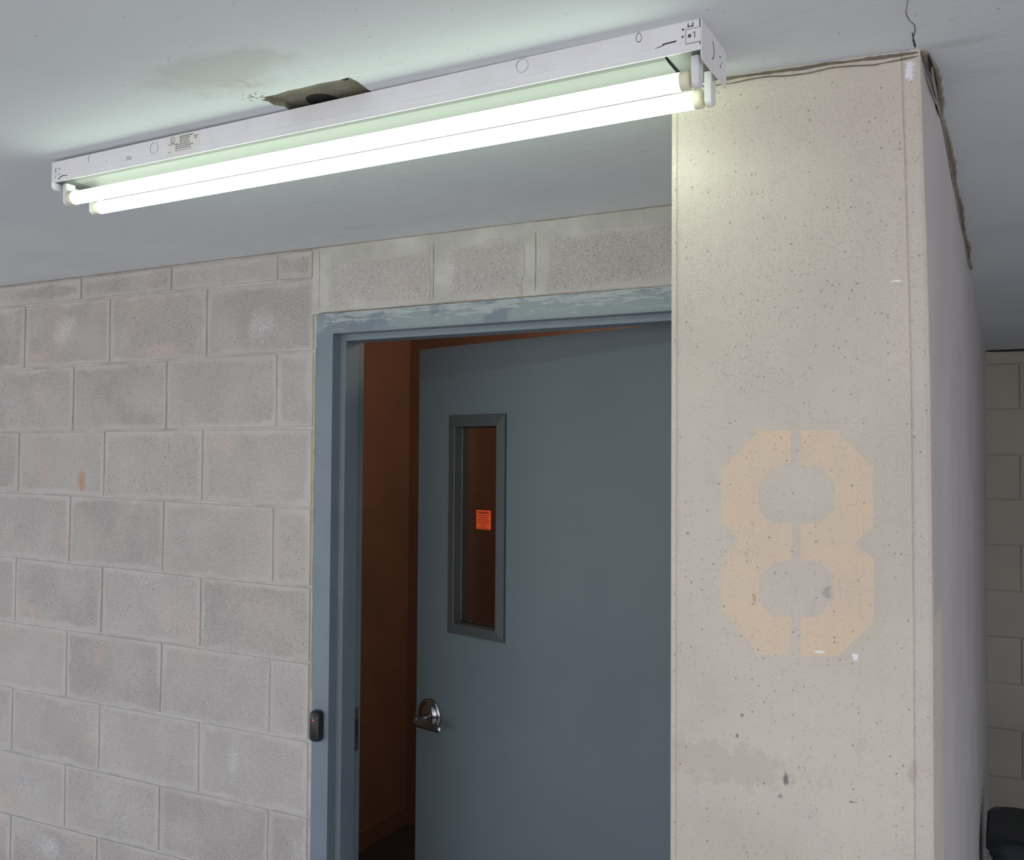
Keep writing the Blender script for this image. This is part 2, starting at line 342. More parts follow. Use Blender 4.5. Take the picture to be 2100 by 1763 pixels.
# ceiling with the ragged rectangular pocket behind the light
def build_ceiling():
    bm = bmesh.new()
    hole = [(-1.0122, 1.110), (-1.0180, 1.102), (-1.006, 1.099), (-1.0106, 1.0933), (-0.985, 1.0945), (-0.955, 1.0905), (-0.93, 1.0915),
            (-0.895, 1.0900), (-0.86, 1.0925), (-0.8422, 1.0915), (-0.8400, 1.110), (-0.8445, 1.140), (-0.842, 1.20), (-1.008, 1.205), (-1.0105, 1.165), (-1.004, 1.140), (-1.0145, 1.125)]
    X0, X1, Y0 = -9.0, 4.5, -3.5; Y1, Y2, XP = YB+0.14, YFAR+0.2, -0.43
    outer = [(X0, Y0), (X1, Y0), (X1, Y2), (XP, Y2), (XP, Y1), (X0, Y1)]
    vo = [bm.verts.new((x, y, ZC)) for x, y in outer]; vh = [bm.verts.new((x, y, ZC)) for x, y in hole]
    es = [bm.edges.new((L[i], L[(i+1) % len(L)])) for L in (vo, vh) for i in range(len(L))]
    bmesh.ops.triangle_fill(bm, edges=es, use_beauty=True)
    for f in list(bm.faces):
        c = f.calc_center_median()
        if -1.0 < c.x < -0.85 and 1.10 < c.y < 1.2 and all(v in vh for v in f.verts): bm.faces.remove(f)
    top = {}
    for v in vh: top[v] = bm.verts.new((v.co.x, v.co.y, ZC+0.009))
    for i in range(len(vh)):
        a, b = vh[i], vh[(i+1) % len(vh)]; f = bm.faces.new((a, b, top[b], top[a])); f.material_index = 1
    f = bm.faces.new([top[v] for v in vh]); f.material_index = 1
    vt = [bm.verts.new((x, y, ZC+0.25)) for x, y in outer]
    for i in range(6): bm.faces.new((vo[i], vo[(i+1) % 6], vt[(i+1) % 6], vt[i]))
    bm.faces.new(vt[::-1])
    me_o = obj('ceiling', bm, [M['ceiling'], M['raw']])
    return struct(me_o, 'grey painted concrete ceiling with a broken pocket behind the tube light', 'ceiling')
ceil = build_ceiling()
bm = bmesh.new(); add_lathe(bm, (-0.9476, 1.162, ZC+0.0088), (0, 0, -1), [(0, 0.026), (0.0008, 0.0255), (0.0010, 0.024), (0.0010, 0.0)], 24)
tag(obj('conduit_opening', bm, M['dark'], ceil), 'dark round conduit hole in the pocket')
bm = bmesh.new(); add_lathe(bm, (-0.8638, 1.1085, ZC+0.0088), (0, 0, -1), [(0, 0.0060), (0.0008, 0.0060), (0.0010, 0)], 14)
tag(obj('bolt_hole', bm, M['dark'], ceil), 'small dark bolt hole in the pocket corner')
bm = bmesh.new()
ribbon(bm, [(-0.1002, 1.15, ZC), (-0.1002, 1.2056, ZC), (-0.1055, 1.24, ZC), (-0.1037, 1.2603, ZC), (-0.0985, 1.28, ZC), (-0.0995, 1.3004, ZC), (-0.1045, 1.325, ZC), (-0.103, 1.352, ZC)], 0.0011, (0, 0, -1), 0.0004, 0.6, 0.004)
obj('crack', bm, M['grime'], ceil)
bm = bmesh.new()
ribbon(bm, [(-0.103, 1.30, ZC), (-0.1035, 1.335, ZC), (-0.1035, 1.350, ZC)], 0.0020, (0, 0, -1), 0.0005, 0.6, 0.004)
obj('crack', bm, M['dark'], ceil)

# block wall ---------------------------------------------------------------
wall = empty('wall_back'); struct(wall, 'bare grey concrete block wall around the doorway', 'wall')
YT = YB + 0.14
bm = bmesh.new()
MB = YB + 0.0035
add_box(bm, (-6.0, MB, 0), (-1.6045, YT, ZC)); add_box(bm, (-1.6045, MB, FT+0.001), (PL-0.002, YT, ZC)); add_box(bm, (DOORR+0.05, MB, 0), (PL-0.002, YT, FT+0.001))
obj('mortar_bed', bm, M['mortar'], wall)
J = {1: (2.2755, -0.0062), 2: (2.096, 0.0027), 3: (1.8959, 0.004), 4: (1.6601, -0.0108), 5: (1.4512, -0.0114), 6: (1.2699, -0.002), 7: (1.0733, 0.0019), 8: (0.8863, 0.008), 9: (0.7157, 0.0173)}
def jz(k, x):
    if k <= 0: return ZC - 0.004
    if k in J: return J[k][0] + J[k][1]*max(x, -3.0)
    return max(0.004, jz(9, x) - 0.203*(k-9))
VJ = {0: [-2.5337, -2.1453, -1.745], 1: [-2.7978, -2.4009, -2.0021], 2: [-2.56, -2.1572, -1.7424], 3: [-2.816, -2.4157, -2.0101], 4: [-2.5647, -2.1603, -1.7473],
      5: [-2.8193, -2.415, -2.0094], 6: [-2.5683, -2.1605, -1.7524], 7: [-2.8229, -2.4153, -2.0074], 8: [-2.5642, -2.1586, -1.7516], 9: [-2.8183, -2.4154, -2.009]}
def block(pts, name='block', mat=None, proud=0.0, bev=0.0022, yb=YB, back=None, parent=None):
    """pts: front corners (x,z) counter-clockwise from lower left"""
    bm = bmesh.new(); bk = back or yb+0.03
    f = [bm.verts.new((x, yb-proud, z)) for x, z in pts]; b = [bm.verts.new((x, bk, z)) for x, z in pts]; n = len(pts)
    ff = bm.faces.new(f); bm.faces.new(b[::-1])
    for i in range(n): bm.faces.new((f[i], b[i], b[(i+1) % n], f[(i+1) % n]))
    bmesh.ops.bevel(bm, geom=list(ff.edges) + [e for e in bm.edges if e.verts[0] in f and e.verts[1] in b or e.verts[1] in f and e.verts[0] in b], offset=bev, segments=2, affect='EDGES', profile=0.6)
    lo = bm.loops.layers.uv.new('lo'); hi = bm.loops.layers.uv.new('hi')
    x0, x1 = min(p[0] for p in pts), max(p[0] for p in pts); z0, z1 = min(p[1] for p in pts), max(p[1] for p in pts)
    for fa in bm.faces:
        for l in fa.loops:
            c = l.vert.co; l[lo].uv = (c.x-x0, c.z-z0); l[hi].uv = (x1-c.x, z1-c.z)
    return obj(name, bm, mat or M['block'], parent or wall)
rb = random.Random(3)
for k in range(0, 13):
    v = VJ.get(k) or VJ[8 if k % 2 == 0 else 9]
    v = list(v)
    while v[0] > -4.6: v.insert(0, v[0] - 0.4035)
    v.append(-1.622 if k else -1.628)
    for a, b in zip(v, v[1:]):
        g0 = 0.0034; last = b == v[-1]
        xa, xb = a+g0, b-(g0 if not last else 0.0)
        j = lambda s=0.0011: rb.uniform(-s, s)
        zt = lambda x: jz(k, x) - g0; zb = lambda x: jz(k+1, x) + g0
        if zt(xa) - zb(xa) < 0.03: continue
        block([(xa+j(), zb(xa)+j()), (xb+j(), zb(xb)+j()), (xb+j(), zt(xb)+j()), (xa+j(), zt(xa)+j())], proud=rb.uniform(-0.0005, 0.0012))
# ragged-faced blocks over the lintel, with mortar smeared wide between them
bm = bmesh.new()
add_prism(bm, [(-1.625, FT+0.002), (PL-0.004, FT+0.002), (PL-0.004, ZC-0.0005), (-1.625, ZC-0.0005)], lambda x, z: (x, YB-0.0002, z), lambda x, z: (x, YB+0.02, z))
tag(obj('mortar_band', bm, M['smear'], wall), 'mortar smeared wide around the lintel blocks')
def ragged(xs, top, bot):
    P = []
    r = random.Random(int(-xs[0]*1000))
    n = 10
    for i in range(n+1):
        t = i/n; P.append((xs[0]+(xs[1]-xs[0])*t, bot + r.uniform(-.0015, .0015)))
    for i in range(1, 5): P.append((xs[1]+r.uniform(-.006, .006), bot+(top[-1]-bot)*i/5))
    for i in range(n, -1, -1):
        t = i/n*(len(top)-1); a = int(min(t, len(top)-2)); z = top[a]+(top[a+1]-top[a])*(t-a)
        P.append((xs[0]+(xs[1]-xs[0])*i/n, z + r.uniform(-.0022, .0022)))
    for i in range(4, 0, -1): P.append((xs[0]+r.uniform(-.003, .003), bot+(top[0]-bot)*i/5))
    block(P, proud=0.0016, bev=0.0008)
ragged((-1.568, -1.257), (2.318, 2.322, 2.321, 2.326), 2.196)
ragged((-1.208, -1.000), (2.316, 2.324, 2.334, 2.316), 2.196)
ragged((-0.944, -0.600), (2.316, 2.320, 2.331, 2.326, 2.324, 2.327), 2.192)
bm = bmesh.new()
for xs in ((-1.603, 2.205, 2.36), (-1.2475, 2.200, 2.345), (-0.967, 2.200, 2.34)):
    ribbon(bm, [(xs[0], YB-0.0002, xs[1]), (xs[0]+0.001, YB-0.0002, (xs[1]+xs[2])/2), (xs[0], YB-0.0002, xs[2])], 0.0022, (0, -1, 0), 0.0005, 0.6, 0.01)
obj('joint_line', bm, M['caulk'], wall)
bm = bmesh.new()
ribbon(bm, [(-1.60, YB-0.0003, 2.1905), (-1.25, YB-0.0003, 2.1905), (-0.62, YB-0.0003, 2.1885)], 0.0032, (0, -1, 0), 0.001, 0.5, 0.012)
ribbon(bm, [(-6.0, YB-0.0001, ZC-0.001), (-3.0, YB-0.0001, ZC-0.001), (-1.6, YB-0.0001, ZC-0.001), (PL-.01, YB-0.0001, ZC-0.001)], 0.0028, (0, -1, 0), 0.0010, 0.7, 0.016)
ribbon(bm, [(-1.6125, YB+0.0033, 2.10), (-1.6125, YB+0.0033, 1.7), (-1.6125, YB+0.0033, 1.2)], 0.006, (0, -1, 0), 0.001, 0.6, 0.02)
tag(obj('caulk_line', bm, M['caulk'], wall), 'brown stained caulk along frame and ceiling')

# far wall (painted block) ----------------------------------------------------
fwall = empty('wall_far'); struct(fwall, 'dim beige painted block wall in the gap right of the pier', 'wall')
box('mortar_bed', (-0.6, YFAR+0.006, 0), (6, YFAR+0.2, ZC), M['farb'], fwall)
fz = [ZC-0.003] + [1.817+z for z in (0.4772, 0.2533, 0.025, -0.1955, -0.4227, -0.6469, -0.8755, -1.1035, -1.3285, -1.5649)] + [0.02]
for k, (a, b) in enumerate(zip(fz, fz[1:])):
    x = -0.55 + (0.61 if k % 2 else 0.37) - 0.46
    while x < 2.6:
        block([(x+0.003, b+0.003), (x+0.457, b+0.003), (x+0.457, a-0.003), (x+0.003, a-0.003)], mat=M['farb'], yb=YFAR, bev=0.003, parent=fwall, proud=rb.uniform(0, 0.002))
        x += 0.46
bm = bmesh.new(); ribbon(bm, [(-0.088, YFAR-0.003, ZC-0.004), (1.0, YFAR-0.003, ZC-0.004), (3.0, YFAR-0.003, ZC-0.004)], 0.010, (0, -1, 0), 0.003, 0.5, 0.03)
obj('ceiling_gap', bm, M['dark'], fwall)

# pier -------------------------------------------------------------------------
pier = empty('wall_right'); struct(pier, 'tall beige plastered pier with a faded stencilled 8', 'wall')
def pyf(x): return 1.3195 + (x-PL)*(1.360-1.3195)/(PR-PL)     # front plane, slightly askew
def xr(z): return -0.0865 - 0.0012*max(0, min(1, (z-1.59)/0.31)) - 0.0105*max(0, (z-1.9)/0.4655)**1.2
zs = [0, 0.6, 1.2, 1.6, 1.8, 1.9, 2.0, 2.1, 2.2, 2.3, ZC]
bm = bmesh.new(); rings = []
for z in zs:
    X = xr(z); XL = PL + 0.001*(z > 1.6)
    pts = [(XL, YFAR+0.1), (XL, pyf(XL)+0.003), (XL+0.003, pyf(XL))]
    nx = 6
    pts += [(XL+0.003+(X-0.024-XL-0.003)*i/nx, pyf(XL+0.003+(X-0.024-XL-0.003)*i/nx)) for i in range(1, nx+1)]
    pts += [(X-0.0235, pyf(X)-0.0008), (X-0.004, pyf(X)-0.0008), (X-0.001, pyf(X)+0.0012), (X, pyf(X)+0.004), (X, pyf(X)+0.03), (PR, 1.60), (PR, 3.0), (PR, YFAR+0.1)]
    rings.append([bm.verts.new((x, y, z)) for x, y in pts])
n = len(rings[0])
for A, B in zip(rings, rings[1:]):
    for i in range(n):
        f = bm.faces.new((A[i], A[(i+1) % n], B[(i+1) % n], B[i]))
        yy = min(A[i].co.y, A[(i+1) % n].co.y); xx = min(A[i].co.x, A[(i+1) % n].co.x)
        if xx > -0.2 and (yy > 1.55 or (yy > 1.37 and B[i].co.z > 1.7)): f.material_index = 1
bm.faces.new(rings[0][::-1]); bm.faces.new(rings[-1])
body = obj('plaster_face', bm, [M['plaster'], M['side']], pier)
bm = bmesh.new()
for A in range(len(zs)-1):
    pts = []
    for z in (zs[A], zs[A+1]):
        X = xr(z); y = pyf(X)-0.0012
        pts.append([(X-0.022, y, z), (X-0.0045, y, z), (X-0.0045, y+0.001, z), (X-0.022, y+0.001, z)])
    v = [[bm.verts.new(p) for p in q] for q in pts]
    for i in range(4): bm.faces.new((v[0][i], v[0][(i+1) % 4], v[1][(i+1) % 4], v[1][i]))
obj('corner_bead', bm, M['bead'], pier)
box('corner_bead', (PL+0.0012, pyf(PL)-0.0010, 0), (PL+0.0085, pyf(PL)+0.002, ZC), M['plaster'], pier, 0.0004)
bm = bmesh.new()
L8 = [(-0.2636, 1.8557), (-0.3052, 1.856), (-0.3583, 1.8017), (-0.3583, 1.7278), (-0.3336, 1.7022), (-0.3583, 1.6745), (-0.3582, 1.6029), (-0.3054, 1.5431), (-0.268, 1.5469), (-0.264, 1.5986), (-0.2875, 1.5966), (-0.3073, 1.617), (-0.3073, 1.6512), (-0.2854, 1.6735), (-0.262, 1.6768), (-0.2619, 1.7274), (-0.2893, 1.7263), (-0.3073, 1.7458), (-0.3072, 1.7821), (-0.2853, 1.8046), (-0.2637, 1.8108)]
R8 = [(-0.251, 1.8558), (-0.2052, 1.8554), (-0.1584, 1.806), (-0.1587, 1.7263), (-0.1806, 1.7032), (-0.1579, 1.6813), (-0.1582, 1.5991), (-0.2042, 1.5487), (-0.2515, 1.5457), (-0.2514, 1.5989), (-0.2304, 1.6007), (-0.2086, 1.6259), (-0.2086, 1.6589), (-0.2264, 1.6764), (-0.2513, 1.677), (-0.2512, 1.7275), (-0.2263, 1.7285), (-0.2074, 1.7487), (-0.2073, 1.7859), (-0.2261, 1.8052), (-0.2511, 1.807)]
for Lp in (L8, R8):
    add_prism(bm, Lp, lambda x, z: (x, pyf(x)-0.00035, z), lambda x, z: (x, pyf(x)+0.0005, z))
tag(obj('painted_number', bm, M['eight'], pier), 'faded peach stencilled number 8')
bm = bmesh.new()
for off, wd in ((0.004, 0.0045), (0.0095, 0.0016)):
    P = [(x, pyf(x)-0.0002, ZC-off-(0.004*math.sin(x*31)**2 if wd < 0.003 else 0)) for x in [PL+0.002+(xr(ZC)-PL-0.004)*i/12 for i in range(13)]]
    ribbon(bm, P, wd, (0, -1, 0), 0.0012, 0.6, 0.006)
obj('ceiling_gap', bm, M['grime'], pier)
bm = bmesh.new()
P = [(PR+0.002 + 0.003*math.sin(i*1.7) - (0.010 if i == 0 else 0), 1.365+i*0.11, ZC-0.0005) for i in range(16)]
ribbon(bm, P, 0.012, (0, 0, -1), 0.003, 0.4, 0.012)
ribbon(bm, [(PR+0.0006, 1.40+i*0.14, ZC-0.012-0.004*math.sin(i*2.1)) for i in range(12)], 0.009, (1, 0, 0), 0.002, 0.7, 0.02)
obj('ceiling_gap', bm, M['caulk'], pier)
bm = bmesh.new()
ribbon(bm, [(PR-0.001 + 0.002*math.sin(i*2.3), 1.37+i*0.12, ZC-0.004) for i in range(14)], 0.004, (0, 0, -1), 0.0012, 0.8, 0.02)
obj('ceiling_gap', bm, M['dark'], pier)

struct(box('wall_light_blocker', (3.2, 2.0, 0), (3.4, YFAR+0.2, ZC), M['ceiling']), 'side wall added to hold back daylight, out of view at right', 'wall')  # unseen wall added to cut light on the far gap and pier side
# stairwell behind the door ------------------------------------------------------
struct(box('wall_stairwell_left', (-2.80, YT, 0), (-2.625, 4.1, 2.75), M['orange']), 'orange brown wall seen through the open door', 'wall')
struct(box('wall_stairwell_back', (-2.80, 3.92, 0), (PL+0.02, 4.1, 2.75), M['orange']), 'orange wall behind the top of the open door', 'wall')
struct(box('wall_stairwell_front', (-2.80, YT, ZC), (PL+0.02, YT+0.1, 2.75), M['orange']), 'orange wall over the doorway, inside the stairwell', 'wall')
struct(box('wall_stairwell_right', (PL, YT, ZC), (PL+0.12, 4.1, 2.75), M['orange']), 'orange upper wall above the pier, inside the stairwell', 'wall')
struct(box('ceiling_stairwell', (-2.80, YT, 2.75), (PL+0.12, 4.1, 2.85), M['orange']), 'orange ceiling inside the stairwell', 'ceiling')
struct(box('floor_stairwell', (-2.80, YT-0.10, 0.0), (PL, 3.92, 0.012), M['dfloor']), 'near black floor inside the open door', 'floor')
bs = obj('baseboard_stairwell', (lambda b: (add_box(b, (-2.625, YT, 0.012), (-2.613, 3.92, 0.105), 0.003), b)[1])(bmesh.new()), M['base']); struct(bs, 'brown skirting low inside the open doorway', 'baseboard')

# door frame -----------------------------------------------------------------------
fr = empty('trim_1'); struct(fr, 'blue grey steel door frame with scraped head', 'door frame')
prof = [(0.0, 0.0), (0.0, 0.0335), (-0.016, 0.0345), (-0.016, 0.0905), (0.0, 0.0915), (0.0, 0.135), (0.0538, 0.135), (0.0538, 0.0)]   # (away from opening, depth)
Y0 = YB - 0.0045
bm = bmesh.new()
pts = [(DOORL - a, Y0 + d) for a, d in prof]
mit = lambda a: FT - 0.0535 + a     # mitred at the head
v = [[bm.verts.new((DOORL - a, Y0+d, z if z == 0 else mit(a))) for a, d in prof] for z in (0, 1)]
for i in range(len(prof)): bm.faces.new((v[0][i], v[0][(i+1) % len(prof)], v[1][(i+1) % len(prof)], v[1][i]))
bm.faces.new(v[0][::-1]); bm.faces.new(v[1])
jl = obj('jamb', bm, M['frame'], fr)
bm = bmesh.new()
v = [[bm.verts.new((DOORR + a, Y0+d, z if z == 0 else mit(a))) for a, d in prof] for z in (0, 1)]
for i in range(len(prof)): bm.faces.new((v[0][i], v[0][(i+1) % len(prof)], v[1][(i+1) % len(prof)], v[1][i]))
bm.faces.new(v[0][::-1]); bm.faces.new(v[1])
obj('jamb', bm, M['frame'], fr)
bm = bmesh.new()
v = [[bm.verts.new(((DOORL - a) if s == 0 else (DOORR + a), Y0+d, mit(a))) for a, d in prof] for s in (0, 1)]
for i in range(len(prof)): bm.faces.new((v[0][i], v[0][(i+1) % len(prof)], v[1][(i+1) % len(prof)], v[1][i]))
bm.faces.new(v[0][::-1]); bm.faces.new(v[1])
hd = obj('head', bm, M['frame'], fr)
bm = bmesh.new()
add_box(bm, (DOORL-0.001, Y0+0.094, 1.025), (DOORL+0.0014, Y0+0.128, 1.140), 0.0004)
sp = tag(obj('strike_plate', bm, M['dsteel'], fr), 'tarnished strike plate')
bm = bmesh.new(); add_box(bm, (DOORL-0.0002, Y0+0.100, 1.062), (DOORL+0.0018, Y0+0.126, 1.108)); obj('latch_hole', bm, M['dark'], sp)
bm = bmesh.new()
for z in (1.034, 1.131): add_cyl(bm, (DOORL, Y0+0.112, z), (DOORL+0.0022, Y0+0.112, z), 0.004, 12)
obj('screw', bm, M['dsteel'], sp)

# door leaf -------------------------------------------------------------------------
ANG = math.radians(-14.93)
door = empty('door_1', (-1.5373, 2.3463, 0.0), (0, 0, ANG))     # local x runs from latch to hinge, y into the stairwell
struct(door, 'slate blue steel door standing ajar with narrow window', 'door')
ZT = 2.1308; LW = 0.928; TH = 0.044
wx0, wx1, wz0, wz1 = 0.160, 0.3215, 1.345, 1.900
bm = bmesh.new()
add_box(bm, (0.0, 0, 0.012), (wx0, TH, ZT)); add_box(bm, (wx1, 0, 0.012), (LW, TH, ZT))
add_box(bm, (wx0, 0, 0.012), (wx1, TH, wz0)); add_box(bm, (wx0, 0, wz1), (wx1, TH, ZT))
bmesh.ops.remove_doubles(bm, verts=bm.verts[:], dist=1e-5)
# drop the inner coincident faces so the leaf is one clean skin
seen = {}
for f in list(bm.faces):
    k = tuple(round(v, 4) for v in f.calc_center_median()); seen.setdefault(k, []).append(f)
obj('door_leaf', bm, M['leaf'], door)
# window kit
kit = bmesh.new()
ox0, ox1, oz0, oz1 = 0.1325, 0.3535, 1.3150, 1.9330
outer = [(ox0, oz0), (ox1, oz0), (ox1, oz1), (ox0, oz1)]; inner = [(wx0, wz0), (wx1, wz0), (wx1, wz1), (wx0, wz1)]
def ring(bm, o, yo, i, yi):
    A = [bm.verts.new((x, yo, z)) for x, z in o]; B = [bm.verts.new((x, yi, z)) for x, z in i]
    for k in range(4): bm.faces.new((A[k], A[(k+1) % 4], B[(k+1) % 4], B[k]))
sh = lambda P, d: [(P[0][0]+d, P[0][1]+d), (P[1][0]-d, P[1][1]+d), (P[2][0]-d, P[2][1]-d), (P[3][0]+d, P[3][1]-d)]
ring(kit, outer, 0.0, sh(outer, 0.0015), -0.006); ring(kit, sh(outer, 0.0015), -0.006, sh(inner, -0.002), -0.0085)
ring(kit, sh(inner, -0.002), -0.0085, inner, -0.0075); ring(kit, inner, -0.0075, sh(inner, 0.002), 0.019)
ring(kit, sh(inner, 0.004), 0.025, sh(inner, 0.004), 0.030); ring(kit, sh(inner, 0.004), 0.030, inner, 0.032); ring(kit, inner, 0.032, inner, TH+0.0075); ring(kit, inner, TH+0.0075, outer, TH+0.006); ring(kit, outer, TH+0.006, outer, TH)
wf = tag(obj('window_frame', kit, M['lite'], door), 'dark grey mitred metal window frame')
gl = box('glass_pane', (wx0+0.0005, 0.019, wz0+0.0005), (wx1-0.0005, 0.025, wz1-0.0005), M['glass'], door)
st = box('warning_sticker', (0.2230, 0.0182, 1.6135), (0.2790, 0.0189, 1.6665), M['orangelab'], door); tag(st, 'orange warning sticker')
mw = Matrix.Translation((0.2510, 0.0179, 1.6592)) @ Matrix.Rotation(math.radians(90), 4, 'X')
text('lettering', 'WARNING', 0.0088, M['ink'], st, mw, 0.0003)
bm = bmesh.new(); rr = random.Random(5)
for i, (lw, z) in enumerate(((.046, 1.6515), (.034, 1.6457), (.048, 1.6400), (.046, 1.6343), (.040, 1.6286), (.022, 1.6230), (.038, 1.6174))):
    x = 0.2510 - lw/2
    while x < 0.2510 + lw/2:
        l = rr.uniform(0.004, 0.009); l = min(l, 0.2510+lw/2-x); add_box(bm, (x, 0.0179, z-0.0010), (x+l, 0.0182, z+0.0010)); x += l+0.0013
obj('fine_print', bm, M['ink'], st)
# lever handle: rose, hub, lever
hx, hz = 0.060, 1.0707
rose = bmesh.new(); add_lathe(rose, (hx, 0, hz), (0, -1, 0), [(0, 0.0), (0, 0.0460), (0.004, 0.0460), (0.0065, 0.0440), (0.0085, 0.0385), (0.0095, 0.034), (0.013, 0.0315), (0.016, 0.026), (0.0175, 0.018), (0.0175, 0.0)], 40)
hd_ = empty('lever_handle'); hd_.parent = door
ro = obj('rose', rose, M['steel'], hd_, True)
lv = bmesh.new(); add_lathe(lv, (hx, -0.017, hz-0.008), (0, -1, 0), [(0, 0.0), (0, 0.013), (0.016, 0.0115), (0.030, 0.0125), (0.040, 0.0135), (0.044, 0.012), (0.046, 0.0)], 24)
obj('hub', lv, M['steel'], hd_, True)
lv = bmesh.new()
secs = [(-0.016, 0.008, 0.0045), (-0.008, 0.0125, 0.0065), (0.010, 0.0135, 0.0075), (0.045, 0.0120, 0.0065), (0.080, 0.0105, 0.0055), (0.094, 0.0095, 0.0048), (0.101, 0.0065, 0.003)]
R = []
for sx, a, b in secs:
    cy = -0.056 + 0.16*max(0, sx-0.02)**1.0*0.25
    R.append([lv.verts.new((hx+sx, cy + b*math.sin(t), hz-0.010 - 0.05*sx + a*math.cos(t))) for t in [2*math.pi*i/16 for i in range(16)]])
for A, B in zip(R, R[1:]):
    for i in range(16): lv.faces.new((A[i], A[(i+1) % 16], B[(i+1) % 16], B[i]))
lv.faces.new(R[0][::-1]); lv.faces.new(R[-1])
obj('lever', lv, M['steel'], hd_, True)
bm = bmesh.new(); add_cyl(bm, (hx-0.058, TH*0.5-0.006, hz-0.012), (hx-0.075, TH*0.5-0.006, hz-0.012), 0.0085, 16)
bx = bmesh.new(); add_box(bx, (-0.0015, 0.008, hz-0.04), (0.0008, 0.036, hz+0.02), 0.0004); obj('latch_plate', bx, M['dsteel'], door)
obj('latch_bolt', bm, M['steel'], door)
bm = bmesh.new()
for z in (0.25, 1.05, 1.95): add_cyl(bm, (LW+0.004, TH+0.002, z-0.05), (LW+0.004, TH+0.002, z+0.05), 0.008, 14)
obj('hinge', bm, M['dsteel'], door)

# ------------------------------------------------------------------ twin tube light
FL = 1.243
fix = empty('fluorescent_light', (-0.956, 1.1472, ZC-0.0022), (0, math.radians(-0.22), -0.0102))
tag(fix, 'white two tube fluorescent batten light, lit, on the ceiling', 'ceiling light')
H2 = FL/2; W_ = 0.112; t_ = 0.0009
bm = bmesh.new()
Dp = 0.0385
sec = [(0.0, 0.0), (0.0, -0.0255), (-0.0006, -0.0262), (0.0004, -Dp), (0.0014, -Dp-0.0002), (0.0026, -Dp+0.0008), (0.0016, -Dp+0.0012), (0.0012, -0.0262), (0.0012, -0.0012),
       (W_-0.0012, -0.0012), (W_-0.0012, -Dp+0.001), (W_-0.003, -Dp+0.001), (W_-0.003, -Dp-0.0008), (W_, -Dp), (W_, 0.0)]
v = [[bm.verts.new((x, y, z)) for y, z in sec] for x in (-H2, H2)]
for i in range(len(sec)): bm.faces.new((v[0][i], v[0][(i+1) % len(sec)], v[1][(i+1) % len(sec)], v[1][i]))
obj('housing', bm, M['white'], fix)
bm = bmesh.new()
cs = [(0.0032, -Dp+0.0005), (0.0100, -0.0400), (0.020, -0.0406), (W_/2, -0.0410), (W_-0.020, -0.0406), (W_-0.0100, -0.0400), (W_-0.0032, -Dp+0.0005)]
cs = cs + [(y, z+0.0009) for y, z in cs[::-1]]
v = [[bm.verts.new((x, y, z)) for y, z in cs] for x in (-H2+0.050, H2-0.048)]
for i in range(len(cs)): bm.faces.new((v[0][i], v[0][(i+1) % len(cs)], v[1][(i+1) % len(cs)], v[1][i]))
obj('ballast_cover', bm, M['cover'], fix)  # white cover coloured dark so the close tubes do not burn it out
for s in (-1, 1):   # end plates with a drooping lip, socket bridge and lamp holders
    bm = bmesh.new(); x0 = s*H2; x1 = s*(H2+0.0014)
    P = [(-0.0005, 0.0), (W_+0.0005, 0.0), (W_+0.0005, -0.050), (0.004, -0.051), (-0.0005, -0.047)]
    add_prism(bm, P, lambda y, z: (x0, y, z), lambda y, z: (x1, y, z))
    ep = obj('end_plate', bm, M['white'], fix)
    if s > 0:
        bm = bmesh.new()
        for i in range(9):
            a0 = math.radians(-70 + i*14); a1 = a0 + math.radians(14)
            cy, cz, rr_ = 0.040, -0.022, 0.013
            q = [(cy+rr_*math.cos(a0), cz+rr_*math.sin(a0)), (cy+rr_*math.cos(a1), cz+rr_*math.sin(a1)), (cy+(rr_+.0014)*math.cos(a1), cz+(rr_+.0014)*math.sin(a1)), (cy+(rr_+.0014)*math.cos(a0), cz+(rr_+.0014)*math.sin(a0))]
            add_prism(bm, q, lambda y, z: (x1-0.0002, y, z), lambda y, z: (x1+0.0004, y, z))
        obj('knockout', bm, M['dark'], ep)
        bm = bmesh.new()
        for y, z, a, b in ((0.082, -0.018, .004, .0018), (0.084, -0.030, .0018, .004), (0.090, -0.023, .0016, .0022)):
            add_box(bm, (x1-0.0002, y-a/2, z-b/2), (x1+0.0004, y+a/2, z+b/2))
        obj('slot', bm, M['dark'], ep)
    bm = bmesh.new()
    xa, xb = sorted((s*(H2-0.0455), s*(H2-0.001)))
    add_box(bm, (xa, 0.003, -0.0375), (xb, W_-0.003, -0.0365))
    obj('socket_bridge', bm, M['cover'], fix)
    for yc in (0.0265, 0.0835):
        bm = bmesh.new(); P = []
        for i in range(9):
            a = math.pi + math.pi*i/8; P.append((yc+0.0100*math.cos(a), (-0.0690 if yc < 0.05 else -0.0735)+0.0100*math.sin(a)*0.8))
        P += [(yc+0.0100, -0.0360), (yc-0.0100, -0.0360)]
        x0_, x1_ = s*(H2-0.018), s*(H2-0.0075)
        add_prism(bm, P, lambda y, z: (x0_, y, z), lambda y, z: (x1_, y, z))
        bmesh.ops.bevel(bm, geom=[e for e in bm.edges if abs(e.verts[0].co.x-e.verts[1].co.x) < 1e-6 and e.calc_face_angle(0) > 1.0], offset=0.0012, segments=2, affect='EDGES')
        obj('lamp_holder', bm, M['holder'], fix)
